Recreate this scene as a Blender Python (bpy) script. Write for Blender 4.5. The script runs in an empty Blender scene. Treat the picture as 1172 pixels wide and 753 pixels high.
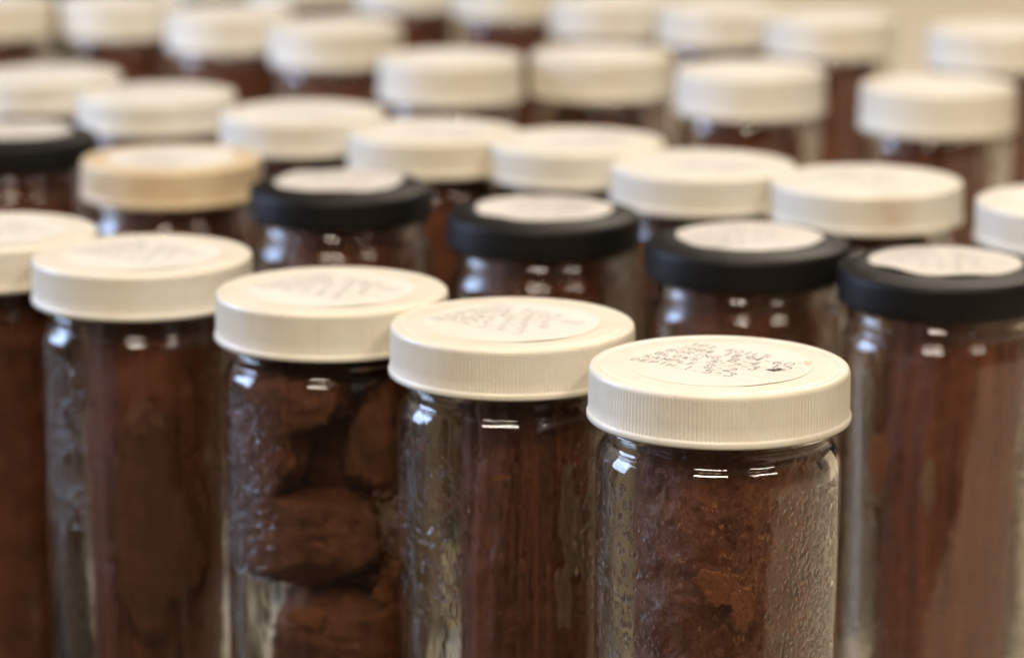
import bpy, bmesh, math, random
import numpy as np
from mathutils import Vector, Matrix, noise

PI = math.pi
rad = math.radians
rng = random.Random(11)
scene = bpy.context.scene
C = scene.collection

# ---------------------------------------------------------------- camera
TALL = 0.040                                # jar height beyond a 165 mm jar
JAR_TOP = 0.1655 + TALL
CAM_Z = JAR_TOP + 0.2232
cam_d = bpy.data.cameras.new('camera')
cam = bpy.data.objects.new('camera', cam_d)
C.objects.link(cam)
scene.camera = cam
cam.location = (0, 0, CAM_Z)
cam.rotation_euler = (rad(90 - 12.967), 0, 0)
cam_d.sensor_fit = 'HORIZONTAL'
cam_d.sensor_width = 36.0
cam_d.lens = 3222.8 / 1172 * 36.0
cam_d.clip_start = 0.02
cam_d.clip_end = 60
cam_d.dof.use_dof = True
cam_d.dof.focus_distance = 0.915
cam_d.dof.aperture_fstop = 6.6

# ---------------------------------------------------------------- room light, lamps, exposure
world = bpy.data.worlds.new('World')
scene.world = world
world.use_nodes = True
bg = world.node_tree.nodes['Background']
bg.inputs[0].default_value = (1.0, 0.82, 0.62, 1)
bg.inputs[1].default_value = 0.045


def area(name, loc, target, sx, sy, power, col):
    d = bpy.data.lights.new(name, 'AREA')
    d.shape = 'RECTANGLE'
    d.size = sx
    d.size_y = sy
    d.energy = power
    d.color = col
    o = bpy.data.objects.new(name, d)
    C.objects.link(o)
    o.location = loc
    o.rotation_euler = (Vector(target) - Vector(loc)).to_track_quat('-Z', 'Y').to_euler()
    return o


WARM = (1.0, 0.87, 0.71)
area('ceiling_or_fill_lamp', (-0.34, -0.50, 1.95), (0, 1.2, 0.1), 0.80, 0.30, 37, WARM)
area('ceiling_or_fill_lamp', (1.25, -0.10, 1.95), (0, 1.2, 0.1), 0.70, 0.30, 18, WARM)
area('ceiling_or_fill_lamp', (0.10, 1.30, 2.20), (0.05, 2.0, 0.1), 0.90, 0.50, 15.5, WARM)  # added fill overhead, brightens the back rows
area('ceiling_or_fill_lamp', (0.90, 3.60, 2.20), (0.9, 3.7, 0.0), 1.20, 0.60, 58, WARM)  # added fill with no known fixture, brightens the far tabletop
area('window_light', (-2.00, 1.70, 0.76), (-0.1, 1.2, 0.15), 0.85, 1.05, 42, (0.50, 0.66, 1.0))

scene.view_settings.view_transform = 'Standard'
scene.view_settings.look = 'None'
scene.view_settings.exposure = 0.07
scene.view_settings.gamma = 1.0
scene.view_settings.use_curve_mapping = False
cy = scene.cycles
cy.max_bounces = 16
cy.transmission_bounces = 14
cy.glossy_bounces = 5
cy.diffuse_bounces = 3
cy.transparent_max_bounces = 16
cy.caustics_reflective = True
cy.caustics_refractive = True
cy.blur_glossy = 0.6
cy.sample_clamp_indirect = 6.0
cy.use_adaptive_sampling = True
cy.adaptive_threshold = 0.045
cy.use_denoising = True
try:
    cy.denoiser = 'OPENIMAGEDENOISE'
except Exception:
    pass


# ---------------------------------------------------------------- helpers
def mesh_obj(name, verts, faces, mats, parent=None, smooth=True, mat_idx=None):
    me = bpy.data.meshes.new(name)
    me.from_pydata(verts if isinstance(verts, list) else verts.tolist(), [], faces if isinstance(faces, list) else faces.tolist())
    for m in (mats if isinstance(mats, (list, tuple)) else [mats]):
        me.materials.append(m)
    if smooth:
        me.polygons.foreach_set('use_smooth', np.ones(len(me.polygons), dtype=bool))
    if mat_idx is not None:
        me.polygons.foreach_set('material_index', np.asarray(mat_idx, dtype=np.int32))
    me.update()
    o = bpy.data.objects.new(name, me)
    C.objects.link(o)
    o.parent = parent
    return o


def place_copy(src, parent, name=None):
    o = src.copy()
    if name:
        o.name = name
    C.objects.link(o)
    o.parent = parent
    return o


def empty(name, loc, rz=0.0):
    o = bpy.data.objects.new(name, None)
    o.empty_display_size = 0.02
    C.objects.link(o)
    o.location = loc
    o.rotation_euler = (0, 0, rz)
    return o


def tag(o, label, cat, group=None):
    o['label'] = label
    o['category'] = cat
    if group:
        o['group'] = group


def grid_faces(nr, ns):
    """quads between nr rings of ns vertices, closed round"""
    i = np.arange(nr - 1)[:, None]
    j = np.arange(ns)[None, :]
    a = i * ns + j
    b = i * ns + (j + 1) % ns
    c = (i + 1) * ns + (j + 1) % ns
    d = (i + 1) * ns + j
    return np.stack([a, b, c, d], -1).reshape(-1, 4)


def arc(cx, cz, r, a0, a1, n):
    return [(cx + r * math.cos(rad(a0 + (a1 - a0) * k / n)), cz + r * math.sin(rad(a0 + (a1 - a0) * k / n))) for k in range(n + 1)]


# ---------------------------------------------------------------- materials
def new_mat(name):
    m = bpy.data.materials.new(name)
    m.use_nodes = True
    nt = m.node_tree
    return m, nt, nt.nodes, nt.links, nt.nodes['Principled BSDF']


def coords(nt, per_object=True):
    """object coordinates, shifted by the object's random number"""
    tc = nt.nodes.new('ShaderNodeTexCoord')
    if not per_object:
        return tc.outputs['Object']
    oi = nt.nodes.new('ShaderNodeObjectInfo')
    mul = nt.nodes.new('ShaderNodeVectorMath')
    mul.operation = 'SCALE'
    mul.inputs[0].default_value = (1.3, 2.1, 0.7)
    nt.links.new(oi.outputs['Random'], mul.inputs['Scale'])
    add = nt.nodes.new('ShaderNodeVectorMath')
    nt.links.new(tc.outputs['Object'], add.inputs[0])
    nt.links.new(mul.outputs[0], add.inputs[1])
    return add.outputs[0]


def tex_noise(nt, vec, scale, detail=4, rough=0.55, stretch=None):
    if stretch:
        mp = nt.nodes.new('ShaderNodeMapping')
        mp.inputs['Scale'].default_value = stretch
        nt.links.new(vec, mp.inputs['Vector'])
        vec = mp.outputs[0]
    n = nt.nodes.new('ShaderNodeTexNoise')
    n.inputs['Scale'].default_value = scale
    n.inputs['Detail'].default_value = detail
    n.inputs['Roughness'].default_value = rough
    nt.links.new(vec, n.inputs['Vector'])
    return n.outputs['Fac']


def ramp(nt, fac, stops):
    r = nt.nodes.new('ShaderNodeValToRGB')
    el = r.color_ramp.elements
    while len(el) < len(stops):
        el.new(0.5)
    for e, (p, c) in zip(el, stops):
        e.position = p
        e.color = (c, c, c, 1) if not isinstance(c, tuple) else (*c, 1)
    nt.links.new(fac, r.inputs[0])
    return r.outputs[0]


def mix(nt, fac, a, b):
    m = nt.nodes.new('ShaderNodeMix')
    m.data_type = 'RGBA'
    for s, v in ((m.inputs['Factor'], fac), (m.inputs['A'], a), (m.inputs['B'], b)):
        if isinstance(v, (int, float)):
            s.default_value = v
        elif isinstance(v, tuple):
            s.default_value = (*v, 1)
        else:
            nt.links.new(v, s)
    return m.outputs['Result']


def bump(nt, height, strength, dist, normal=None):
    b = nt.nodes.new('ShaderNodeBump')
    b.inputs['Strength'].default_value = strength
    b.inputs['Distance'].default_value = dist
    nt.links.new(height, b.inputs['Height'])
    if normal is not None:
        nt.links.new(normal, b.inputs['Normal'])
    return b.outputs[0]


def lid_mat(name, base, dirt, dirt_amt, rough=0.38, stain=None):
    m, nt, N, L, p = new_mat(name)
    v = coords(nt)
    blotch = ramp(nt, tex_noise(nt, v, 38, 5, 0.6), [(0.45, 0.0), (0.80, 1.0)])
    oi = N.new('ShaderNodeObjectInfo')
    yl = ramp(nt, oi.outputs['Random'], [(0.25, 0.0), (1.0, 0.55)])
    base = mix(nt, yl, base, tuple(q * k for q, k in zip(base, (0.96, 0.91, 0.82))))
    rib = ramp(nt, tex_noise(nt, v, 520, 2, 0.5, (1, 1, 0.04)), [(0.62, 0.0), (0.74, 0.15)])
    base = mix(nt, rib, base, tuple(q * 0.72 for q in dirt))
    speck = ramp(nt, tex_noise(nt, v, 420, 2, 0.5, (1, 1, 0.35)), [(0.70, 0.0), (0.76, 1.0)])
    mul = N.new('ShaderNodeMath'); mul.operation = 'MULTIPLY'
    L.new(blotch, mul.inputs[0]); mul.inputs[1].default_value = dirt_amt
    c = mix(nt, mul.outputs[0], base, dirt)
    mul2 = N.new('ShaderNodeMath'); mul2.operation = 'MULTIPLY'
    L.new(speck, mul2.inputs[0]); L.new(blotch, mul2.inputs[1])
    mul3 = N.new('ShaderNodeMath'); mul3.operation = 'MULTIPLY'
    L.new(mul2.outputs[0], mul3.inputs[0]); mul3.inputs[1].default_value = 0.55
    c = mix(nt, mul3.outputs[0], c, (0.30, 0.14, 0.07))
    if stain:
        tc = N.new('ShaderNodeTexCoord')
        d = N.new('ShaderNodeVectorMath'); d.operation = 'DISTANCE'
        wob = N.new('ShaderNodeVectorMath'); wob.operation = 'ADD'
        L.new(tc.outputs['Object'], d.inputs[0])
        d.inputs[1].default_value = stain[0]
        s = ramp(nt, d.outputs['Value'], [(0.003, 0.55), (stain[1], 0.0)])
        n2 = ramp(nt, tex_noise(nt, v, 160, 3), [(0.3, 0.5), (0.7, 1.0)])
        mm = N.new('ShaderNodeMath'); mm.operation = 'MULTIPLY'
        L.new(s, mm.inputs[0]); L.new(n2, mm.inputs[1])
        c = mix(nt, mm.outputs[0], c, (0.50, 0.26, 0.11))
        N.remove(wob)
    L.new(c, p.inputs['Base Color'])
    p.inputs['Roughness'].default_value = rough
    L.new(bump(nt, tex_noise(nt, v, 700, 3), 0.12, 0.0004), p.inputs['Normal'])
    return m


M_LID = lid_mat('cream_plastic', (0.87, 0.82, 0.70), (0.70, 0.52, 0.33), 0.42)
M_LID_STAIN = lid_mat('cream_plastic_with_tan_stain', (0.87, 0.82, 0.70), (0.70, 0.54, 0.36), 0.35, stain=((0.006, -0.0445, -0.008), 0.016))
M_TAN = lid_mat('yellowed_plastic', (0.78, 0.62, 0.40), (0.52, 0.32, 0.14), 0.75)


def black_mat():
    m, nt, N, L, p = new_mat('black_bakelite')
    v = coords(nt)
    c = mix(nt, tex_noise(nt, v, 60, 5), (0.0050, 0.0042, 0.0034), (0.014, 0.0115, 0.009))
    L.new(c, p.inputs['Base Color'])
    p.inputs['Roughness'].default_value = 0.48
    p.inputs['Specular IOR Level'].default_value = 0.24
    L.new(bump(nt, tex_noise(nt, v, 500, 3), 0.15, 0.0004), p.inputs['Normal'])
    return m


M_BLACK = black_mat()


def paper_mat(name, c1, c2):
    m, nt, N, L, p = new_mat(name)
    v = coords(nt)
    c = mix(nt, ramp(nt, tex_noise(nt, v, 45, 4), [(0.4, 0.0), (0.85, 1.0)]), c1, c2)
    L.new(c, p.inputs['Base Color'])
    p.inputs['Roughness'].default_value = 0.6
    return m


M_PAPER = paper_mat('label_paper', (0.815, 0.770, 0.680), (0.77, 0.70, 0.59))
M_PAPER_OLD = paper_mat('aged_label_paper', (0.74, 0.69, 0.62), (0.64, 0.57, 0.48))
m, nt, N, L, p = new_mat('pen_ink')
p.inputs['Base Color'].default_value = (0.035, 0.035, 0.045, 1)
p.inputs['Roughness'].default_value = 0.5
M_INK = m
m, nt, N, L, p = new_mat('printed_rule')
p.inputs['Base Color'].default_value = (0.10, 0.095, 0.10, 1)
p.inputs['Roughness'].default_value = 0.6
M_RULE = m
m, nt, N, L, p = new_mat('faded_ink')
p.inputs['Base Color'].default_value = (0.22, 0.21, 0.22, 1)
p.inputs['Roughness'].default_value = 0.6
M_FAINT = m
m, nt, N, L, p = new_mat('orange_smudge')
p.inputs['Base Color'].default_value = (0.76, 0.52, 0.33, 1)
p.inputs['Roughness'].default_value = 0.7
M_ORANGE = m


def glass_mat(name, drops, ripple, fog=0.0, wave=0.0):
    m, nt, N, L, p = new_mat(name)
    p.inputs['Base Color'].default_value = (0.975, 0.965, 0.915, 1)
    p.inputs['Transmission Weight'].default_value = 1.0
    p.inputs['IOR'].default_value = 1.5
    p.inputs['Roughness'].default_value = 0.015
    v = coords(nt)
    n = bump(nt, tex_noise(nt, v, 55, 3, 0.5, (1, 1, 0.45)), ripple, 0.003)
    if wave:                                  # pressed-glass and wet-film waviness
        n = bump(nt, tex_noise(nt, v, 210, 3, 0.6, (1, 1, 0.55)), wave, 0.0012, n)
    if fog:                                   # a film of fine condensation on the cooler window side
        tc = N.new('ShaderNodeTexCoord')
        sx = N.new('ShaderNodeSeparateXYZ')
        L.new(tc.outputs['Object'], sx.inputs[0])
        mr = N.new('ShaderNodeMapRange')
        mr.inputs['From Min'].default_value = -0.024
        mr.inputs['From Max'].default_value = -0.034
        L.new(sx.outputs['X'], mr.inputs['Value'])
        st = ramp(nt, tex_noise(nt, v, 160, 5, 0.65, (1, 1, 0.18)), [(0.42, 0.0), (0.58, 1.0)])
        mf = N.new('ShaderNodeMath'); mf.operation = 'MULTIPLY'
        L.new(mr.outputs[0], mf.inputs[0]); L.new(st, mf.inputs[1])
        mg = N.new('ShaderNodeMath'); mg.operation = 'MULTIPLY_ADD'
        L.new(mf.outputs[0], mg.inputs[0]); mg.inputs[1].default_value = fog; mg.inputs[2].default_value = 0.015
        L.new(mg.outputs[0], p.inputs['Roughness'])
    if drops:
        mp = N.new('ShaderNodeMapping')
        mp.inputs['Scale'].default_value = (1, 1, 0.6)
        L.new(v, mp.inputs['Vector'])
        vo = N.new('ShaderNodeTexVoronoi')
        vo.feature = 'SMOOTH_F1'
        vo.inputs['Scale'].default_value = 480
        L.new(mp.outputs[0], vo.inputs['Vector'])
        patch = ramp(nt, tex_noise(nt, v, 30, 4), [(0.40, 0.0), (0.62, 1.0)])
        h = ramp(nt, vo.outputs['Distance'], [(0.0, 1.0), (0.55, 0.0)])
        mu = N.new('ShaderNodeMath'); mu.operation = 'MULTIPLY'
        L.new(h, mu.inputs[0]); L.new(patch, mu.inputs[1])
        n = bump(nt, mu.outputs[0], drops, 0.0006, n)
    L.new(n, p.inputs['Normal'])
    return m


M_GLASS = glass_mat('jar_glass', 0, 0.18)
M_GLASS_IN = glass_mat('jar_glass_wet_inside', 0.45, 0.14, 0.0, 0.08)
M_GLASS_BEAD = glass_mat('jar_glass_beaded_inside', 0, 0.06, 0.30, 0.03)


def soil_mat(name, dark, light, fleck, streak, rough=0.5, coat=0.0, grain=0.15):
    m, nt, N, L, p = new_mat(name)
    v = coords(nt)
    st = tex_noise(nt, v, 170, 4, 0.6, (1, 1, 0.04))
    cl = tex_noise(nt, v, 75, 6, 0.65)
    f = N.new('ShaderNodeMix'); f.data_type = 'FLOAT'
    f.inputs['Factor'].default_value = streak
    L.new(cl, f.inputs['A']); L.new(st, f.inputs['B'])
    fac = ramp(nt, f.outputs['Result'], [(0.36, 0.0), (0.66, 1.0)])
    c = mix(nt, fac, dark, light)
    sp = ramp(nt, tex_noise(nt, v, 300, 3, 0.6), [(0.63, 0.0), (0.72, 1.0)])
    c = mix(nt, sp, c, fleck)
    gr = ramp(nt, tex_noise(nt, v, 520, 3, 0.6), [(0.40, 0.0), (0.68, 1.0)])
    gm = N.new('ShaderNodeMath'); gm.operation = 'MULTIPLY'
    L.new(gr, gm.inputs[0]); gm.inputs[1].default_value = grain
    c = mix(nt, gm.outputs[0], c, tuple(0.35 * q for q in dark))
    L.new(c, p.inputs['Base Color'])
    p.inputs['Roughness'].default_value = rough
    p.inputs['Coat Weight'].default_value = coat
    p.inputs['Coat Roughness'].default_value = 0.3
    n = bump(nt, tex_noise(nt, v, 420, 5, 0.7), 0.4 + grain, 0.0012 + 0.002 * grain)
    n = bump(nt, st, 0.5 * streak, 0.002, n)
    L.new(n, p.inputs['Normal'])
    return m


M_SOIL = soil_mat('red_brown_soil', (0.150, 0.042, 0.015), (0.300, 0.090, 0.033), (0.36, 0.125, 0.045), 0.15)
M_SOIL_WET = soil_mat('moist_grainy_soil', (0.185, 0.054, 0.018), (0.360, 0.114, 0.038), (0.68, 0.28, 0.10), 0.10, 0.40, 0.25, 0.28)
M_SOIL_STREAK = soil_mat('streaked_red_brown_soil', (0.150, 0.042, 0.015), (0.330, 0.098, 0.035), (0.42, 0.140, 0.052), 0.85)
M_SOIL_CLOD = soil_mat('clod_brown_soil', (0.175, 0.054, 0.018), (0.330, 0.112, 0.040), (0.50, 0.20, 0.08), 0.1, 0.6, 0.0, 0.34)
M_CLAY = soil_mat('clay_smear_or_reflection', (0.330, 0.108, 0.034), (0.430, 0.148, 0.050), (0.50, 0.20, 0.08), 0.0, 0.6, 0.0, 0.3)
M_REFLECTION = soil_mat('painted_reflection_film', (0.150, 0.054, 0.025), (0.250, 0.095, 0.044), (0.33, 0.14, 0.07), 0.4, 0.6)  # paints a reflection of the room in front as a greyish film
M_FILM = soil_mat('pale_clay_film', (0.27, 0.155, 0.085), (0.36, 0.22, 0.125), (0.28, 0.14, 0.07), 0.2, 0.6)


def table_mat():
    m, nt, N, L, p = new_mat('beige_table_laminate')
    tc = N.new('ShaderNodeTexCoord')
    v = tc.outputs['Object']
    c = mix(nt, tex_noise(nt, v, 3, 5), (0.55, 0.49, 0.39), (0.60, 0.54, 0.44))
    c = mix(nt, ramp(nt, tex_noise(nt, v, 260, 3), [(0.45, 0.0), (0.75, 0.5)]), c, (0.47, 0.40, 0.29))
    L.new(c, p.inputs['Base Color'])
    p.inputs['Roughness'].default_value = 0.45
    L.new(bump(nt, tex_noise(nt, v, 300, 3), 0.1, 0.0005), p.inputs['Normal'])
    return m


M_TABLE = table_mat()

# ---------------------------------------------------------------- the surface the jars stand on
bm = bmesh.new()
bmesh.ops.create_cube(bm, size=1.0)
bmesh.ops.scale(bm, vec=(5.0, 5.2, 0.04), verts=bm.verts)
bmesh.ops.translate(bm, vec=(0.6, 2.6, -0.02), verts=bm.verts)
bmesh.ops.bevel(bm, geom=list(bm.edges), offset=0.006, segments=3, affect='EDGES')
me = bpy.data.meshes.new('tabletop')
bm.to_mesh(me)
bm.free()
me.materials.append(M_TABLE)
table = bpy.data.objects.new('tabletop', me)
C.objects.link(table)
table.location = (0.02, 0.905, 0)           # its front edge runs along the front row of jars
table.rotation_euler = (0, 0, rad(-39.3))
table['kind'] = 'structure'
table['label'] = 'pale beige laminate tabletop under all the jars'

# ---------------------------------------------------------------- glass
R_IN = 0.0384


def glass_profile_outer(dz):
    z0 = 0.0
    zb = 0.1310 + TALL + dz
    pr = [(0.0, 0.0030), (0.020, 0.0028), (0.033, 0.0020), (0.0355, 0.0)]
    pr += arc(0.0363, 0.005, 0.005, -90, 0, 5)[1:]
    for k in range(1, 12):
        pr.append((0.0413, 0.005 + (zb - 0.005) * k / 11))
    pr += [(0.0368 + 0.0045 * math.cos(rad(t)), zb + 0.0085 * math.sin(rad(t))) for t in range(8, 73, 6)]
    pr += [(0.03795, zb + 0.0086), (0.03778, zb + 0.0093), (0.03778, zb + 0.0112), (0.0381, zb + 0.0121), (0.0387, zb + 0.0126), (0.0389, zb + 0.0134), (0.0387, zb + 0.0142), (0.0381, zb + 0.0147), (0.0380, zb + 0.0160), (0.0380, 0.1620 + TALL + dz)]
    pr += [(0.0376, 0.1630 + TALL + dz), (0.0368, 0.1633 + TALL + dz), (0.0357, 0.1628 + TALL + dz), (0.0354, 0.1615 + TALL + dz)]
    return pr, zb


def glass_inner_upper(dz):
    zb = 0.1310 + TALL + dz
    return [(0.0354, 0.158 + TALL + dz), (0.0354, zb + 0.0095), (0.0354, zb + 0.0082)] + [(0.0341 + 0.0043 * math.cos(rad(t)), zb + 0.0080 * math.sin(rad(t))) for t in (68, 58, 48, 38, 28, 18, 9, 0)]


def drop_field(nu, zs, seed, n, rmin, rmax, dens):
    """height of water beads standing on the inner wall: caps at random spots, density by angle and height"""
    r_ = np.random.RandomState(seed)
    nv = len(zs)
    H = np.zeros((nv, nu))
    du = 2 * PI * R_IN / nu
    dz_ = abs(zs[1] - zs[0])
    zlo, zhi = min(zs[0], zs[-1]), max(zs[0], zs[-1])
    k = 0
    tries = 0
    while k < n and tries < n * 20:
        tries += 1
        a = r_.uniform(-PI, PI)
        z = r_.uniform(zlo, zhi)
        if r_.rand() > dens(a, z):
            continue
        k += 1
        rr = rmin + (rmax - rmin) * r_.rand() ** 2.6
        sx, sz = rr * r_.uniform(0.75, 1.0), rr * r_.uniform(1.0, 1.7)
        tilt = r_.uniform(-0.5, 0.5)
        iu = int(round((a % (2 * PI)) / (2 * PI) * nu))
        iv = int(round((z - zs[0]) / (zs[1] - zs[0])))
        wu = int(2 * max(sx, sz) / du) + 2
        wv = int(2 * max(sx, sz) / dz_) + 2
        v0, v1 = max(0, iv - wv), min(nv, iv + wv + 1)
        if v1 <= v0:
            continue
        uu = np.arange(iu - wu, iu + wu + 1)
        x = ((uu - (a % (2 * PI)) / (2 * PI) * nu) * du)[None, :]
        y = (np.array(zs[v0:v1]) - z)[:, None]
        xx = x + tilt * y
        q = (xx / sx) ** 2 + (y / sz) ** 2
        cap = 0.38 * rr * np.clip(1 - q, 0, 1) ** 0.8
        sub = H[v0:v1][:, uu % nu]
        H[np.arange(v0, v1)[:, None], (uu % nu)[None, :]] = np.maximum(sub, cap)
    # soften one step
    H = 0.4 * H + 0.15 * (np.roll(H, 1, 0) + np.roll(H, -1, 0) + np.roll(H, 1, 1) + np.roll(H, -1, 1))
    H[:4] *= np.linspace(0, 1, 4)[:, None]
    H[-4:] *= np.linspace(1, 0, 4)[:, None]
    return H


def make_glass(name, parent, dz=0.0, fine=None, seed=0, wob=0.00042):
    """hollow jar: outer skin, rim, inner skin; 'fine' = (nu, nv, drops...) gives a beaded inner wall"""
    outer, zb = glass_profile_outer(dz)
    nu = 96 if fine is None else fine[0]
    no = 96 if fine is None else 192
    verts = []
    ang = 2 * PI * np.arange(no) / no

    def ring(r, z, n):
        a = 2 * PI * np.arange(n) / n
        return np.stack([r * np.cos(a), r * np.sin(a), np.full(n, z)], -1)
    rings_o = []
    for (r, z) in outer[1:]:
        P = ring(r, z, no)
        if 0.004 < z < zb + 0.009 and r > 0.036:     # pressed glass is never quite round
            w = np.array([1 + wob / r * (noise.noise(Vector((math.cos(a) * 2.2 + seed, math.sin(a) * 2.2, z * 14))) * 1.6 + noise.noise(Vector((math.cos(a) * 7 + seed, math.sin(a) * 7, z * 30))) * 0.5) for a in ang])
            P[:, :2] *= w[:, None]
        rings_o.append(P)
    V = np.concatenate(rings_o)
    Fo = grid_faces(len(rings_o), no)
    Vall = [V]
    faces = [Fo]
    midx = [np.zeros(len(Fo), int)]
    ntot = len(V)
    # bottom cap (outside)
    cap_out = list(range(no))[::-1]
    # inner skin, starting from the last ring of the outer profile
    up = glass_inner_upper(dz)
    inner = []
    for (r, z) in up:
        inner.append(ring(r, z, no))
    Vi = np.concatenate(inner)
    base_prev = ntot - no
    idx = np.concatenate([np.arange(base_prev, ntot), np.arange(ntot, ntot + len(Vi))])
    Fi = idx[grid_faces(len(inner) + 1, no)]
    faces.append(Fi)
    midx.append(np.ones(len(Fi), int))
    Vall.append(Vi)
    ntot += len(Vi)
    last = np.arange(ntot - no, ntot)
    if fine is None:
        zs = np.linspace(zb - 0.004, 0.009, 14)
        W = np.concatenate([ring(R_IN, z, no) for z in zs] + [ring(0.0368, 0.0065, no), ring(0.030, 0.0060, no)])
        idx = np.concatenate([last, np.arange(ntot, ntot + len(W))])
        Fw = idx[grid_faces(len(zs) + 3, no)]
        faces.append(Fw); midx.append(np.ones(len(Fw), int)); Vall.append(W)
        ntot += len(W)
        end = np.arange(ntot - no, ntot)
        extra = [list(end)]
        nb = no
    else:
        nu, nv, zlow, drops = fine
        zs = np.linspace(zb - 0.0008, zlow, nv)
        H = drops(nu, zs)
        a = 2 * PI * np.arange(nu) / nu
        R = R_IN - H
        W = np.stack([R * np.cos(a)[None, :], R * np.sin(a)[None, :], np.repeat(zs[:, None], nu, 1)], -1).reshape(-1, 3)
        # stitch the coarse ring to the fine one: nu is a multiple of no
        k = nu // no
        ex = []
        s0 = ntot
        for j in range(no):
            jn = (j + 1) % no
            fine_ids = [s0 + (j * k + q) % nu for q in range(k + 1)]
            ex.append([int(last[j]), int(last[jn])] + fine_ids[::-1])
        Fw = grid_faces(nv, nu) + s0
        faces.append(Fw); midx.append(np.ones(len(Fw), int)); Vall.append(W)
        ntot += len(W)
        lastf = np.arange(ntot - nu, ntot)
        T = np.concatenate([ring(R_IN, z, nu) for z in (zlow - 0.02, 0.009)] + [ring(0.0368, 0.0065, nu), ring(0.030, 0.0060, nu)])
        idx = np.concatenate([lastf, np.arange(ntot, ntot + len(T))])
        Ft = idx[grid_faces(5, nu)]
        faces.append(Ft); midx.append(np.ones(len(Ft), int)); Vall.append(T)
        ntot += len(T)
        end = np.arange(ntot - nu, ntot)
        extra = ex + [list(end)]
    F = np.concatenate(faces).tolist()
    mi = np.concatenate(midx).tolist()
    for e in extra:
        F.append([int(q) for q in e]); mi.append(1)
    F.append(cap_out); mi.append(0)
    # orientation: outer rings run upwards counter-clockwise -> outward
    return mesh_obj(name, np.concatenate(Vall), F, [M_GLASS, M_GLASS_IN if fine is None else M_GLASS_BEAD], parent, True, mi)


# ---------------------------------------------------------------- lids (origin at the middle of the lid's top)
def make_ribbed_lid(name, H, mat, parent=None, ribs=196):
    ns = ribs * 4
    a = 2 * PI * np.arange(ns) / ns
    rib = np.tile([0.0, 0.5, 1.0, 0.5], ribs)            # 1 = groove
    rings = []

    def add(r, z, groove=0.0):
        rr = r - groove * rib
        rings.append(np.stack([rr * np.cos(a), rr * np.sin(a), np.full(ns, z)], -1))
    for r, z in ((0.010, 0), (0.025, 0), (0.0385, 0), (0.0392, -0.00005), (0.0397, -0.00028), (0.0403, -0.00028), (0.0408, -0.00004), (0.0415, 0.0)):
        add(r, z)
    for r, z in arc(0.0422, -0.0014, 0.0014, 90, 12, 5)[1:]:
        add(r, z)
    add(0.04372, -0.0017, 0.0)
    add(0.04378, -0.0024, 0.00025)
    zf = -(H - 0.0029)
    for k in range(1, 4):
        add(0.04378 + 0.00018 * k / 3, -0.0024 + (zf + 0.0024) * k / 3, 0.00027)
    add(0.04402, zf - 0.0002, 0.00020)
    add(0.04432, zf - 0.0006, 0.0)
    add(0.0445, zf - 0.0010)
    add(0.0445, -(H - 0.0009))
    add(0.0443, -(H - 0.0003))
    add(0.0438, -H)
    add(0.0412, -H)
    add(0.0408, -(H - 0.0005))
    add(0.0404, -0.0040)
    add(0.0401, -0.0019)
    add(0.0300, -0.0017)
    add(0.0100, -0.0017)
    V = np.concatenate(rings)
    F = grid_faces(len(rings), ns)[:, ::-1].tolist()
    F.append(list(range(ns)))
    n = len(V)
    F.append(list(range(n - ns, n))[::-1])
    return mesh_obj(name, V, F, mat, parent)


def make_black_lid(name, mat, parent=None):
    H = 0.0163
    R = 0.0428
    pr = [(0.010, 0.0), (0.0335, 0.0), (0.0360, -0.0002)]
    pr += [(0.0385, -0.0010), (0.0402, -0.0018)] + arc(0.0402, -0.0044, 0.0026, 80, 0, 6) + [(R + 0.00001, -0.0125)]
    pr += arc(0.0410, -H + 0.0018, 0.0018, 0, -90, 5)
    pr += [(0.0402, -H), (0.0400, -H + 0.0006), (0.0399, -0.0019), (0.030, -0.0017), (0.010, -0.0017)]
    ns = 128
    a = 2 * PI * np.arange(ns) / ns
    V = np.concatenate([np.stack([r * np.cos(a), r * np.sin(a), np.full(ns, z)], -1) for r, z in pr])
    F = grid_faces(len(pr), ns)[:, ::-1].tolist()
    F.append(list(range(ns)))
    n = len(V)
    F.append(list(range(n - ns, n))[::-1])
    return mesh_obj(name, V, F, mat, parent)


def make_label(name, parent, seed=0, r0=0.0313, wavy=0.0, lift=0.0, lift_dir=-90, paper=None):
    """a round paper sticker with thickness; wavy = uneven outline, lift = curled-up edge towards lift_dir"""
    ns, nr = 96, 10
    a = 2 * PI * np.arange(ns) / ns
    top, bot = [], []
    for i in range(1, nr + 1):
        f = i / nr
        rr, zz = [], []
        for q in a:
            w = 1 + wavy * (noise.noise(Vector((math.cos(q) * 1.7 + seed, math.sin(q) * 1.7, 3.1 + seed))) + 0.5 * noise.noise(Vector((math.cos(q) * 4 + seed, math.sin(q) * 4, 7.7))))
            d = max(0.0, math.cos(q - rad(lift_dir)))
            rr.append(r0 * f * w)
            zz.append(lift * max(0, f - 0.7) ** 1.5 / 0.164 * d ** 3 * (1 + 0.8 * math.sin(q * 5 + seed)))
        rr, zz = np.array(rr), np.array(zz)
        top.append(np.stack([rr * np.cos(a), rr * np.sin(a), 0.00017 + zz], -1))
        bot.append(np.stack([rr * np.cos(a), rr * np.sin(a), 0.00005 + zz], -1))
    rings = top + bot[::-1]
    V = np.concatenate(rings)
    F = grid_faces(len(rings), ns)[:, ::-1].tolist()
    F.append(list(range(ns)))
    n = len(V)
    F.append(list(range(n - ns, n))[::-1])
    return mesh_obj(name, V, F, paper or M_PAPER, parent, smooth=False)


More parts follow.
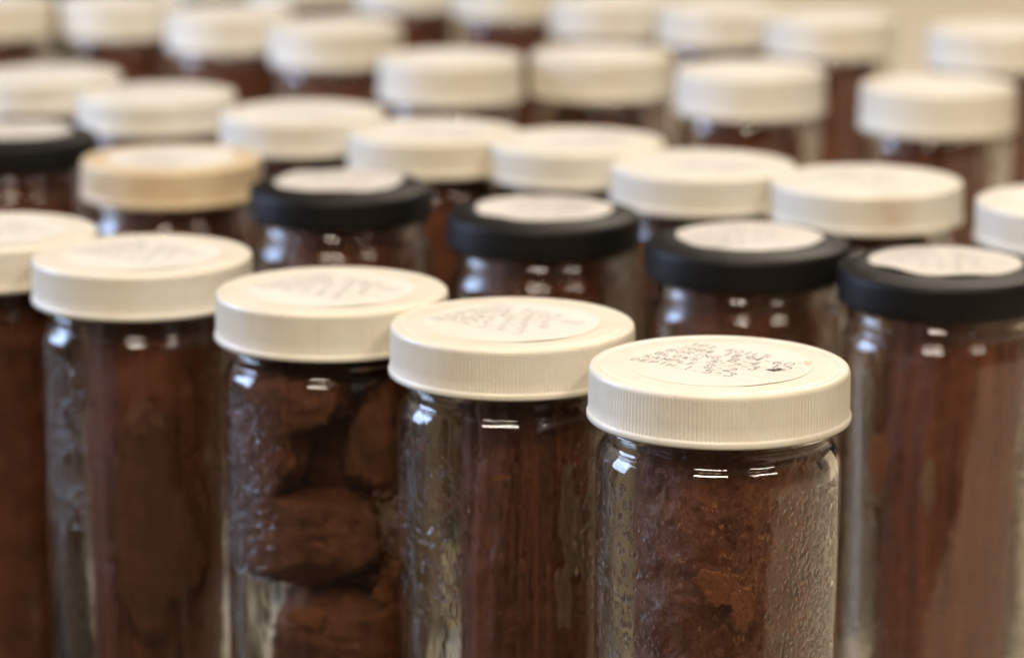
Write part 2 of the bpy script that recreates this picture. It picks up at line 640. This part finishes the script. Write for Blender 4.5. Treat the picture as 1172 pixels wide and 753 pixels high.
# ---------------------------------------------------------------- pen strokes for the labels
GL = {
    'T': ['0,6 4,6', '2,6 2,0'], 'P': ['0,0 0,6 3,6 4,5 4,4 3,3 0,3'], 'I': ['2,0 2,6', '1,6 3,6', '1,0 3,0'],
    'S': ['4,5 3,6 1,6 0,5 0,4 1,3 3,3 4,2 4,1 3,0 1,0 0,1'], 'O': ['1,0 0,2 0,4 1,6 3,6 4,4 4,2 3,0 1,0'], 'L': ['0,6 0,0 4,0'],
    'J': ['3,6 3,1 2,0 1,0 0,1', '2,6 4,6'], 'B': ['0,0 0,6 3,6 4,5 3,3 0,3', '3,3 4,1.5 3,0 0,0'], 'N': ['0,0 0,6 4,0 4,6'],
    'R': ['0,0 0,6 3,6 4,5 4,4 3,3 0,3', '2,3 4,0'], 'G': ['4,5 3,6 1,6 0,4 0,2 1,0 3,0 4,1 4,3 2.5,3'], 'W': ['0,6 1,0 2,4 3,0 4,6'],
    'A': ['0,0 2,6 4,0', '1,2 3,2'], 'M': ['0,0 0,6 2,2 4,6 4,0'], 'E': ['4,6 0,6 0,0 4,0', '0,3 3,3'], 'D': ['0,0 0,6 2,6 4,4 4,2 2,0 0,0'],
    'H': ['0,0 0,6', '4,0 4,6', '0,3 4,3'], '0': ['1,0 0,2 0,4 1,6 3,6 4,4 4,2 3,0 1,0'], '1': ['1,5 2,6 2,0'], '2': ['0,5 1,6 3,6 4,5 4,4 0,0 4,0'],
    '3': ['0,6 4,6 2,3.5 4,2 3,0 1,0 0,1'], '4': ['3,0 3,6 0,2 4,2'], '5': ['4,6 1,6 0,3.4 3,3.6 4,2 3,0 0,0'], '6': ['3,6 1,4 0,2 1,0 3,0 4,2 3,3 1,3'],
    '7': ['0,6 4,6 1,0'], '8': ['2,3 0,4.5 2,6 4,4.5 2,3 0,1.5 2,0 4,1.5 2,3'], '9': ['4,4 3,3 1,3 0,4.5 1,6 3,6 4,4.5 3,0'], '-': ['0.5,3 3.5,3'],
    '.': ['1.8,0 2.2,0.3'], '#': ['1,0 1.6,6', '2.6,0 3.2,6', '0,2 4,2', '0,4 4,4'], ' ': [],
}


def make_writing(name, parent, printed, hand, seed, rules=True, scribble=None, smudge=None, faint=False):
    r_ = random.Random(seed)
    V, F, MI = [], [], []
    bx = Vector((math.cos(rad(-36)), math.sin(rad(-36)), 0))
    by = Vector((math.sin(rad(36)), math.cos(rad(36)), 0))
    z = [0.00022]

    def seg(p, q, w, mi):
        d = (q - p)
        if d.length < 1e-6:
            return
        d.normalize()
        n = Vector((-d.y, d.x, 0)) * w / 2
        z[0] += 1e-8
        p = p - d * w * 0.3
        q = q + d * w * 0.3
        b = len(V)
        for s in (p - n, q - n, q + n, p + n):
            V.append((s.x, s.y, z[0]))
        F.append((b, b + 1, b + 2, b + 3))
        MI.append(mi)

    def text(s, org, h, adv, w, jit, mi=0):
        x = 0.0
        for ch in s:
            jx, jy, js, sl = r_.uniform(-jit, jit), r_.uniform(-jit, jit), 1 + r_.uniform(-jit, jit) * 180, r_.uniform(-0.1, 0.2) * (jit > 1e-4)
            for st in GL.get(ch, []):
                pts = [tuple(map(float, t.split(','))) for t in st.split()]
                P = []
                for (u, v) in pts:
                    uu = x + (u / 6 * h * 0.95 + sl * v / 6 * h) * js + jx
                    vv = v / 6 * h * js + jy
                    P.append(org + bx * uu + by * vv)
                for p_, q_ in zip(P, P[1:]):
                    seg(p_.copy(), q_.copy(), w * r_.uniform(0.75, 1.2), mi)
            x += adv
    o0 = Vector((-0.0085, 0.0265, 0))
    step = Vector((-0.00425, -0.00425, 0))
    for k, (pt, ht) in enumerate(zip(printed, hand)):
        org = o0 + step * k
        text(pt, org, 0.0035, 0.0036, 0.00036, 0.00003, 3 if faint else 1)
        if ht:
            off = 0.0036 * (len(pt) + 0.8)
            text(ht, org + bx * off + by * r_.uniform(-0.0004, 0.0004), 0.0043, 0.0040, 0.00030 if faint else 0.00038, 0.00018, 3 if faint else 0)
        if rules and k:
            p = org + bx * 0.0036 * len(pt) - by * 0.0008
            q = p + bx * 0.05
            while q.length > 0.0300 and (q - p).length > 0.002:
                q -= bx * 0.001
            seg(p, q, 0.00010, 1)
    if scribble:
        c = Vector((scribble[0], scribble[1], 0))
        pr = c.copy()
        for k in range(14):
            nx = c + bx * r_.uniform(-0.0030, 0.0030) + by * r_.uniform(-0.0026, 0.0026)
            seg(pr.copy(), nx.copy(), 0.0008, 0)
            pr = nx
    if smudge:
        c = Vector((smudge[0], smudge[1], 0))
        for k in range(26):
            d = Vector((r_.gauss(0, 0.0011), r_.gauss(0, 0.0016), 0))
            if (c + d).length < 0.0307:
                seg(c + d, c + d + Vector((r_.uniform(-1, 1), r_.uniform(-1, 1), 0)) * 0.0006, 0.0007, 2)
    return mesh_obj(name, V, F, [M_INK, M_RULE, M_ORANGE, M_FAINT], parent, False, MI)


# ---------------------------------------------------------------- soil
def make_core(name, r, h, mat, seed, rough, vert=0.0, nu=120, nv=110, flat=None):
    """an extruded core: ragged top, side with lumps and lengthwise tears"""
    ring = []
    zs = np.linspace(0, h, nv)
    a = 2 * PI * np.arange(nu) / nu
    for z in zs:
        row = []
        e = min(z, h - z)
        tip = 1 - 0.22 * max(0, 1 - e / 0.006) ** 2
        for q in a:
            cx, cy_ = math.cos(q), math.sin(q)
            d = rough * (noise.noise(Vector((cx * 2 + seed, cy_ * 2, z * 55))) * 1.0 + noise.noise(Vector((cx * 6 + seed, cy_ * 6, z * 170))) * 0.55 + noise.noise(Vector((cx * 16, cy_ * 16 + seed, z * 420))) * 0.28)
            d += vert * (noise.noise(Vector((cx * 4.5 + seed * 2, cy_ * 4.5, z * 5))) + 0.5 * noise.noise(Vector((cx * 13 + seed, cy_ * 13, z * 7))))
            rr = r * tip + d
            row.append((rr * cx, rr * cy_, z + rough * 1.5 * noise.noise(Vector((cx * 3, cy_ * 3, seed + 9))) * (z > h * 0.9)))
        ring.append(row)
    V = [p for row in ring for p in row]
    F = grid_faces(nv, nu).tolist()
    top0 = (nv - 1) * nu
    V.append((0, 0, h + rough))
    V.append((0, 0, 0))
    for j in range(nu):
        F.append([top0 + j, top0 + (j + 1) % nu, len(V) - 2])
        F.append([(j + 1) % nu, j, len(V) - 1])
    return mesh_obj(name, V, F, mat)


def make_clod(name, centre, size, rot, seed, mat, jar_loc):
    """a lump of broken soil; where it would pass the jar wall it lies flat against the glass"""
    bm = bmesh.new()
    bmesh.ops.create_icosphere(bm, subdivisions=5, radius=1.0)
    R = Matrix.Rotation(rot, 3, 'Y')
    c = Vector(centre)
    r_ = random.Random(int(seed * 100))
    cuts = [(Vector((r_.gauss(0, 1), r_.gauss(0, 0.7), r_.gauss(0, 1))).normalized(), r_.uniform(0.84, 1.02)) for _ in range(10)]
    for v in bm.verts:
        p = v.co.copy()
        # broken faces: a lump cut by random planes, then roughened
        mx = max(abs(p.x), abs(p.y), abs(p.z))
        p = p * (0.30 + 0.70 / mx * 0.84)
        for n_, d_ in cuts:
            t = p.dot(n_) - d_
            if t > 0:
                p = p - n_ * t
        n1 = noise.noise(p * 1.3 + Vector((seed, 0, 0)))
        n2 = noise.noise(p * 3.6 + Vector((0, seed, 0)))
        n3 = noise.noise(p * 11 + Vector((0, 0, seed)))
        n4 = noise.noise(p * 26 + Vector((0, 2, seed)))
        p = p * (1.07 + 0.06 * n1 + 0.05 * n2 + 0.045 * n3 + 0.036 * n4)
        p = R @ Vector((p.x * size[0], p.y * size[1], p.z * size[2])) + c
        rr = math.hypot(p.x, p.y)
        lim = 0.0376 + 0.0002 * n3
        if rr > lim:
            p.x *= lim / rr
            p.y *= lim / rr
        p.z = min(max(p.z, 0.0064), 0.150 + TALL)
        v.co = p - c
    me = bpy.data.meshes.new(name)
    bm.to_mesh(me)
    bm.free()
    me.materials.append(mat)
    me.polygons.foreach_set('use_smooth', np.ones(len(me.polygons), dtype=bool))
    o = bpy.data.objects.new(name, me)
    C.objects.link(o)
    o.location = Vector(jar_loc) + c
    return o


def make_smear_or_reflection(name, parent, az, z, w, h, seed, mat, ragged=0.45, r=0.03755):
    """clay stuck to the inside of the glass, or a reflection painted there: a ragged patch about 0.3 mm thick (az in degrees from the camera side, + to the right)"""
    ns, nr = 90, 6
    V = []

    def pt(u, v, rr):
        q = rad(az - 90) + u / r
        return (rr * math.cos(q), rr * math.sin(q), z + v)
    rings = []
    for layer in (0, 1):
        rg = []
        for i in range(1, nr + 1):
            f = i / nr
            for k in range(ns):
                t = 2 * PI * k / ns
                e = 1 + ragged * (noise.noise(Vector((math.cos(t) * 1.1 + seed, math.sin(t) * 1.1, 0.3))) + 0.40 * noise.noise(Vector((math.cos(t) * 4 + seed, math.sin(t) * 4, 5))) + 0.16 * noise.noise(Vector((math.cos(t) * 14 + seed, math.sin(t) * 14, 9))))
                rg.append((f * e * w / 2 * math.cos(t), f * e * h / 2 * math.sin(t)))
        rings.append(rg)
    top = [pt(u, v, r) for u, v in rings[0]]
    bot = [pt(u, v, r - 0.0009 * (1 - (i // ns + 1) / nr * 0.6)) for i, (u, v) in enumerate(rings[1])]
    tr = [top[i * ns:(i + 1) * ns] for i in range(nr)]
    br = [bot[i * ns:(i + 1) * ns] for i in range(nr)]
    allr = tr + br[::-1]
    V = [p for rr in allr for p in rr]
    F = grid_faces(len(allr), ns).tolist()
    F.append(list(range(ns))[::-1])
    n = len(V)
    F.append(list(range(n - ns, n)))
    return mesh_obj(name, V, F, mat, parent)


# ---------------------------------------------------------------- the jars: place, lid, where the core stands, words
JARS = [
    # key, x, y, lid, core (dx, dy, radius, lean degrees), label of the jar, short phrase
    ('A5', .0695, .9171, 'white', (.0025, -.0025, .0298, 0.4), 'white ribbed-lid jar nearest the camera, beaded with moisture, its label in sharp focus', 'the sharply focused nearest jar'),
    ('A4', .0002, .9799, 'white', (.0058, -.001, .0260, 0.6), 'white-lidded jar left of the sharpest jar, olive clear strip beside its smooth core', 'the jar left of the sharpest jar'),
    ('A3', -.0677, 1.0358, 'white', None, 'white-lidded jar full of broken soil clods with black gaps between them', ''),
    ('A2', -.1476, 1.1027, 'white', (.003, -.003, .0262, 0.8), 'white-lidded front jar just left of the jar of broken clods', 'the front jar left of the broken clods'),
    ('A1', -.2166, 1.1516, 'white', (.002, -.002, .0308, 0.0), 'white-lidded front-row jar cut off by the left edge of the photo', 'the front-row jar cut by the left edge'),
    ('B1', -.2573, 1.4399, 'black', (.002, .0, .0290, 0.0), 'black-lidded jar cut by the left edge, left of the tan-lidded jar', 'the black-lidded jar at the left edge'),
    ('B2', -.1658, 1.3551, 'tan', (.002, .0, .0290, 0.0), 'jar with the only yellowed tan lid among the black lids', 'the jar with the tan lid'),
    ('B3', -.0794, 1.2889, 'black', (.001, -.002, .0270, 0.0), 'black-lidded jar right beside the tan-lidded jar, white label with wavy edge', 'the black-lidded jar beside the tan lid'),
    ('B4', .0140, 1.2205, 'black', (.001, -.002, .0275, 0.0), 'second black-lidded jar to the right of the tan-lidded jar', 'the second black-lidded jar right of the tan lid'),
    ('B5', .0988, 1.1557, 'black', (-.002, -.001, .0270, 0.0), 'black-lidded jar directly behind the sharpest front jar', 'the black-lidded jar behind the sharpest jar'),
    ('B6', .1734, 1.1031, 'black', (.0030, -.002, .0262, 1.5), 'black-lidded jar at the right edge with its label lifting in front', 'the black-lidded jar at the right edge'),
    ('C1', -.2714, 1.6306, 'white', (0, 0, .029, 0), 'white-lidded jar cut by the left edge, behind the leftmost black lid', 'the white-lidded jar behind the leftmost black lid'),
    ('C2', -.1971, 1.5524, 'white', (0, 0, .029, 0), 'white-lidded jar directly behind the tan-lidded jar', 'the white-lidded jar behind the tan lid'),
    ('C3', -.1111, 1.4838, 'white', (0, 0, .029, 0), 'third-row white-lidded jar, right behind the gap beside the tan lid', 'the white-lidded jar behind the gap beside the tan lid'),
    ('C4', -.0396, 1.4196, 'white', (0, 0, .031, 0), 'third-row white-lidded jar fourth from the left, above the gap between two black lids', 'the fourth jar of the third row'),
    ('C5', .0324, 1.3878, 'white', (0, 0, .029, 0), 'third-row white-lidded jar just behind the second black lid from the tan one', 'the fifth jar of the third row'),
    ('C6', .0908, 1.3180, 'white', (0, 0, .029, 0), 'third-row white-lidded jar left of the lid with a tan side stain', 'the jar left of the tan-stained white lid'),
    ('C7', .1628, 1.2738, 'stain', (0, 0, .029, 0), 'white-lidded jar with a tan stain on the side of its lid', 'the jar with the tan-stained white lid'),
    ('C8', .2486, 1.2210, 'white', (0, 0, .029, 0), 'white-lidded jar cut by the right edge, right of the tan-stained lid', 'the white-lidded jar at the right edge'),
    ('D1', -.3720, 2.0200, 'deep', (0, 0, .029, 0), 'deep white-lidded jar in the top left corner of the photo', 'the jar in the top left corner'),
    ('D2', -.2813, 2.0188, 'deep', (.003, 0, .029, 0), 'deep white-lidded jar second from the left in the fourth row', 'the second jar of the fourth row'),
    ('D3', -.1944, 1.9414, 'deep', (.003, 0, .029, 0), 'deep white-lidded jar third from the left in the fourth row', 'the third jar of the fourth row'),
    ('D4', -.1168, 1.8637, 'deep', (.003, 0, .029, 0), 'deep white-lidded jar fourth from the left in the fourth row', 'the fourth jar of the fourth row'),
    ('D5', -.0371, 1.6987, 'deep', (.003, 0, .030, 0), 'deep white-lidded fourth-row jar set forward of its left neighbour', 'the fourth-row jar set forward of its neighbour'),
    ('D6', .0549, 1.7173, 'deep', (-.001, 0, .027, 0), 'deep white-lidded jar third from the right in the fourth row', 'the third jar from the right, fourth row'),
    ('D7', .1402, 1.6456, 'deep', (-.001, 0, .027, 0), 'deep white-lidded jar second from the right in the fourth row', 'the second jar from the right, fourth row'),
    ('D8', .2409, 1.5813, 'deep', (-.001, 0, .027, 0), 'deep white-lidded jar rightmost in the fourth row, standing apart', 'the rightmost jar of the fourth row'),
    ('E0', -.2430, 2.3000, 'deep', (0, 0, .031, 0), 'back-row jar whose lid is hidden above the top edge, far left', 'the back-row jar with its lid out of frame'),
    ('E1', -.1646, 2.2366, 'deep', (0, 0, .031, 0), 'back-row white-lidded jar at the top edge, only a lid sliver showing', 'the back-row jar with a sliver of lid showing'),
    ('E2', -.0780, 2.1916, 'deep', (0, 0, .031, 0), 'back-row white-lidded jar cut by the top edge, sixth from the right', 'the sixth back-row jar from the right'),
    ('E3', 0.0, 2.1366, 'deep', (0, 0, .031, 0), 'back-row white-lidded jar cut by the top edge, fifth from the right', 'the fifth back-row jar from the right'),
    ('E4', .0715, 2.0200, 'deep', (0, 0, .031, 0), 'back-row white-lidded jar fourth from the right', 'the fourth back-row jar from the right'),
    ('E5', .1470, 1.9700, 'deep', (0, 0, .031, 0), 'back-row white-lidded jar third from the right', 'the third back-row jar from the right'),
    ('E6', .2165, 1.9095, 'deep', (0, 0, .0322, 0), 'back-row white-lidded jar second from the right, left of the bare table gap', 'the back-row jar left of the bare table gap'),
    ('E7', .3169, 1.8452, 'deep', (0, 0, .0322, 0), 'back-row white-lidded jar in the top right, cut by the right edge', 'the back-row jar at the right edge'),
]
POS = {j[0]: (j[1], j[2]) for j in JARS}
DZ = {'white': 0.0, 'stain': 0.0, 'deep': 0.0008, 'black': -0.0032, 'tan': -0.0032}
LID_H = {'white': 0.0180, 'stain': 0.0180, 'tan': 0.0180, 'deep': 0.0245}


def dens_front(right, left, mid, low):
    def f(a, z):
        # a measured like the mesh angle; the camera side is -90 degrees
        d = (math.degrees(a) + 90 + 180) % 360 - 180
        base = mid
        if d > 18:
            base = mid + (right - mid) * min(1, (d - 18) / 25)
        elif d < -25:
            base = mid + (left - mid) * min(1, (-25 - d) / 20)
        if abs(d) > 105:
            base = low
        cl = noise.noise(Vector((d * 0.06, z * 60, right * 7))) * 0.5 + 0.5
        return base * (0.35 + 1.1 * cl)
    return f


FINE = {
    'A5': (1152, 300, 0.058 + TALL, lambda nu, zs: drop_field(nu, zs, 5, 5600, 0.00035, 0.00095, dens_front(1.0, 0.13, 0.22, 0.10))),
    'A4': (768, 190, 0.060 + TALL, lambda nu, zs: drop_field(nu, zs, 4, 1700, 0.00040, 0.00120, dens_front(0.9, 0.4, 0.06, 0.08))),
    'A3': (768, 190, 0.060 + TALL, lambda nu, zs: drop_field(nu, zs, 3, 2600, 0.00045, 0.00120, dens_front(0.35, 1.0, 0.10, 0.12))),
    'A2': (768, 190, 0.060 + TALL, lambda nu, zs: drop_field(nu, zs, 2, 2600, 0.00045, 0.00120, dens_front(0.30, 1.0, 0.05, 0.12))),
}

lid_src = {}
glass_src = {}
label_src = {}
write_src = {}
core_src = {}
PRINTED = ['TPI SOILS', 'JOB#', 'BORING', 'BLOWS', 'SAMPLE', 'DEPTH']
HAND = {
    'A5': ['', '1894-60', 'B-4 12', '5-7-3', 'S-2', '1.5-3'],
    'A4': ['', '1894-60', 'B-4', '4-6-8', 'S-3', '3-4.5'],
    'A3': ['', '1894-60', 'B-4', '6-8-9', 'S-4', '5-6.5'],
    'A2': ['', '1894-60', 'B-4', '5-8-8', 'S-5', '8-9.5'],
}
HAND['A1'] = HAND['A2']

for key, x, y, lid, core, label, short in JARS:
    dz = DZ[lid]
    front = key[0] == 'A'
    jar = empty('sample_jar', (x, y, 0), 0.0)
    tag(jar, label, 'jar', 'glass soil sample jars standing in rows')
    spin = 0.0 if front or key in ('B3', 'B6', 'C7') else rng.uniform(-PI, PI)
    # glass
    if key in FINE:
        g = make_glass('glass_body', jar, dz, FINE[key], seed=rng.uniform(0, 50))
    else:
        if dz not in glass_src:
            glass_src[dz] = make_glass('glass_body', jar, dz, None, seed=rng.uniform(0, 50))
        else:
            place_copy(glass_src[dz], jar, 'glass_body').rotation_euler = (0, 0, spin)
    # lid
    if lid not in lid_src:
        if lid == 'black':
            l = make_black_lid('lid', M_BLACK, jar)
        else:
            l = make_ribbed_lid('lid', LID_H[lid], {'tan': M_TAN, 'stain': M_LID_STAIN}.get(lid, M_LID), jar)
        lid_src[lid] = l
    else:
        l = place_copy(lid_src[lid], jar, 'lid')
    l.location = (0, 0, JAR_TOP + dz)
    l.rotation_euler = (0, 0, 0.0 if lid == 'stain' else (spin if not front else 0.0))
    # label on the lid, writing on the label
    if key == 'B3':
        lb = make_label('label', l, 4.2, 0.0305, 0.16, 0.0004, -80, M_PAPER_OLD)
    elif key == 'B6':
        lb = make_label('label', l, 2.0, 0.0305, 0.03, 0.0013, -118, M_PAPER_OLD)
    elif lid == 'black':
        lb = make_label('label', l, rng.uniform(0, 9), 0.0305, 0.05, 0.0003, rng.uniform(0, 360), M_PAPER_OLD)
    elif key == 'A5':
        lb = make_label('label', l, 1.0, 0.0313, 0.01, 0.00012, -55)
    elif 'plain' not in label_src:
        lb = label_src['plain'] = make_label('label', l, 1.7, 0.0313, 0.02, 0.0002, -60)
    else:
        lb = place_copy(label_src['plain'], l, 'label')
    if key == 'A5':
        make_writing('writing', l, PRINTED, HAND['A5'], 5, True, (0.0180, -0.0085), (0.0296, 0.0006))
    elif key in HAND:
        make_writing('writing', l, PRINTED, HAND[key], ord(key[1]), True, faint=True)
    elif key[0] in 'BC':
        if 'w' not in write_src:
            write_src['w'] = make_writing('writing', l, PRINTED, HAND['A4'], 77, True, faint=True)
        else:
            place_copy(write_src['w'], l, 'writing')
    # soil core standing in the jar
    if core:
        dx, dy, r, lean = core
        h = 0.1490 + TALL + dz
        if key in ('A5', 'A4', 'A2', 'B6'):
            big = key in ('A5', 'A4')
            c = make_core('soil_core', r, h, M_SOIL_WET if key == 'A5' else M_SOIL_STREAK, seed=ord(key[1]) * 3.7, rough=0.0016 if key == 'A5' else 0.0008,
                          vert=0.0 if key == 'A5' else 0.0013, nu=260 if big else 160, nv=300 if key == 'A5' else 160)
        else:
            kk = (round(r, 4), dz)
            if kk not in core_src:
                c = core_src[kk] = make_core('soil_core', r, h, M_SOIL_STREAK if r < 0.03 else M_SOIL, seed=r * 999, rough=0.0008, vert=0.0006, nu=72, nv=70)
            else:
                c = core_src[kk].copy()
                C.objects.link(c)
                c.rotation_euler = (0, 0, rng.uniform(-PI, PI))
        lx = math.tan(rad(lean)) * h / 2
        c.location = (x + dx - lx, y + dy, 0.0066)
        if lean:
            c.rotation_euler = (0, rad(lean), 0)
        tag(c, ('rough moist brown soil core inside ' if r >= 0.03 or key == 'A5' else 'smooth dark red-brown soil core inside ') + short, 'soil core', 'soil cores inside the jars')

# clods in the third jar: (x, y, z) of the middle in the jar, half sizes, tilt
jx, jy = POS['A3']
CLODS = [
    ((-.0235, -.014, .1085), (.0160, .021, .0165), 0.30, 1.3, 'red-brown soil clod at upper left in the jar of broken clods'),
    ((-.0110, -.016, .1330), (.0210, .020, .0160), -0.30, 4.1, 'soil clod under the lid in the jar of broken clods'),
    ((.0235, -.011, .1190), (.0175, .021, .0260), 0.22, 7.7, 'upright soil clod at upper right in the jar of broken clods'),
    ((-.0090, -.013, .0750), (.0285, .025, .0190), 0.10, 2.9, 'largest soil clod across the middle of the jar of broken clods'),
    ((.0050, -.013, .0350), (.0290, .025, .0200), 0.08, 9.2, 'lower soil clod below the black crack in the jar of broken clods'),
    ((.000, .012, .108), (.0300, .020, .0300), 0.0, 5.5, 'soil clod standing behind the others in the jar of broken clods'),
    ((.010, .012, .0400), (.0260, .020, .0300), 0.0, 6.3, 'soil clod behind the lowest one in the jar of broken clods'),
    ((.026, -.012, .0560), (.0120, .014, .0100), 0.5, 3.3, 'small wedge clod at right in the jar of broken clods'),
]
for ce, sz, rt, sd, lab in CLODS:
    o = make_clod('soil_clod', (ce[0], ce[1], ce[2] + (TALL if ce[2] > 0.03 else 0.012)), sz, rt, sd, M_SOIL_CLOD, (jx, jy, 0))
    tag(o, lab, 'soil clod', 'broken soil clods in one jar')

# clay stuck to the inside of the front jars' glass, plus one painted reflection
jar_by_key = {j[0]: o for j, o in zip(JARS, [o for o in C.objects if o.name.startswith('sample_jar')])}
SMEARS_AND_REFLECTION = [
    ('A5', -1, .0990, .0150, .0120, 3.0, M_CLAY), ('A5', 10, .0920, .0075, .0150, 6.0, M_CLAY), ('A5', 42, .0940, .0030, .0090, 8.0, M_CLAY),
    ('A5', 37, .0840, .0030, .0110, 2.0, M_CLAY), ('A5', 4, .1440, .0030, .0014, 1.0, M_CLAY),
    ('A4', 29, .1050, .0050, .0330, 5.0, M_FILM), ('A4', 33, .0930, .0060, .0300, 1.4, M_FILM), ('A4', 28, .0740, .0070, .0260, 7.4, M_FILM), ('A3', 40, .0640, .0060, .0040, 4.4, M_CLAY), ('A5', -18, .1180, .0022, .0014, 3.4, M_CLAY), ('A5', 16, .1260, .0026, .0016, 5.4, M_CLAY), ('A5', 24, .1100, .0018, .0030, 2.4, M_CLAY), ('A4', 6, .0870, .0016, .0050, 3.1, M_CLAY), ('A4', 18, .0800, .0018, .0018, 4.8, M_CLAY), ('A4', -6, .1190, .0060, .0022, 4.0, M_CLAY), ('A4', -42, .1080, .0030, .0022, 7.0, M_CLAY),
    ('A4', -12, .0960, .0020, .0060, 9.0, M_CLAY), ('A4', -57, .1250, .0020, .0030, 2.5, M_CLAY),
    ('A2', 6, .0620, .0380, .0860, 8.7, M_REFLECTION), ('A3', 32, .0560, .0080, .0070, 6.6, M_CLAY), ('A3', -14, .0480, .0140, .0080, 1.6, M_CLAY),  # first patch is a painted room reflection, the others are clay
    ('B6', -48, .0860, .0110, .0240, 5.2, M_CLAY), ('B6', -15, .0800, .0050, .0200, 8.2, M_FILM),
]
for k, az, z, w, h, sd, mt in SMEARS_AND_REFLECTION:
    make_smear_or_reflection('clay_smear_or_reflection', jar_by_key[k], az, z + TALL, w, h, sd, mt, 0.55)
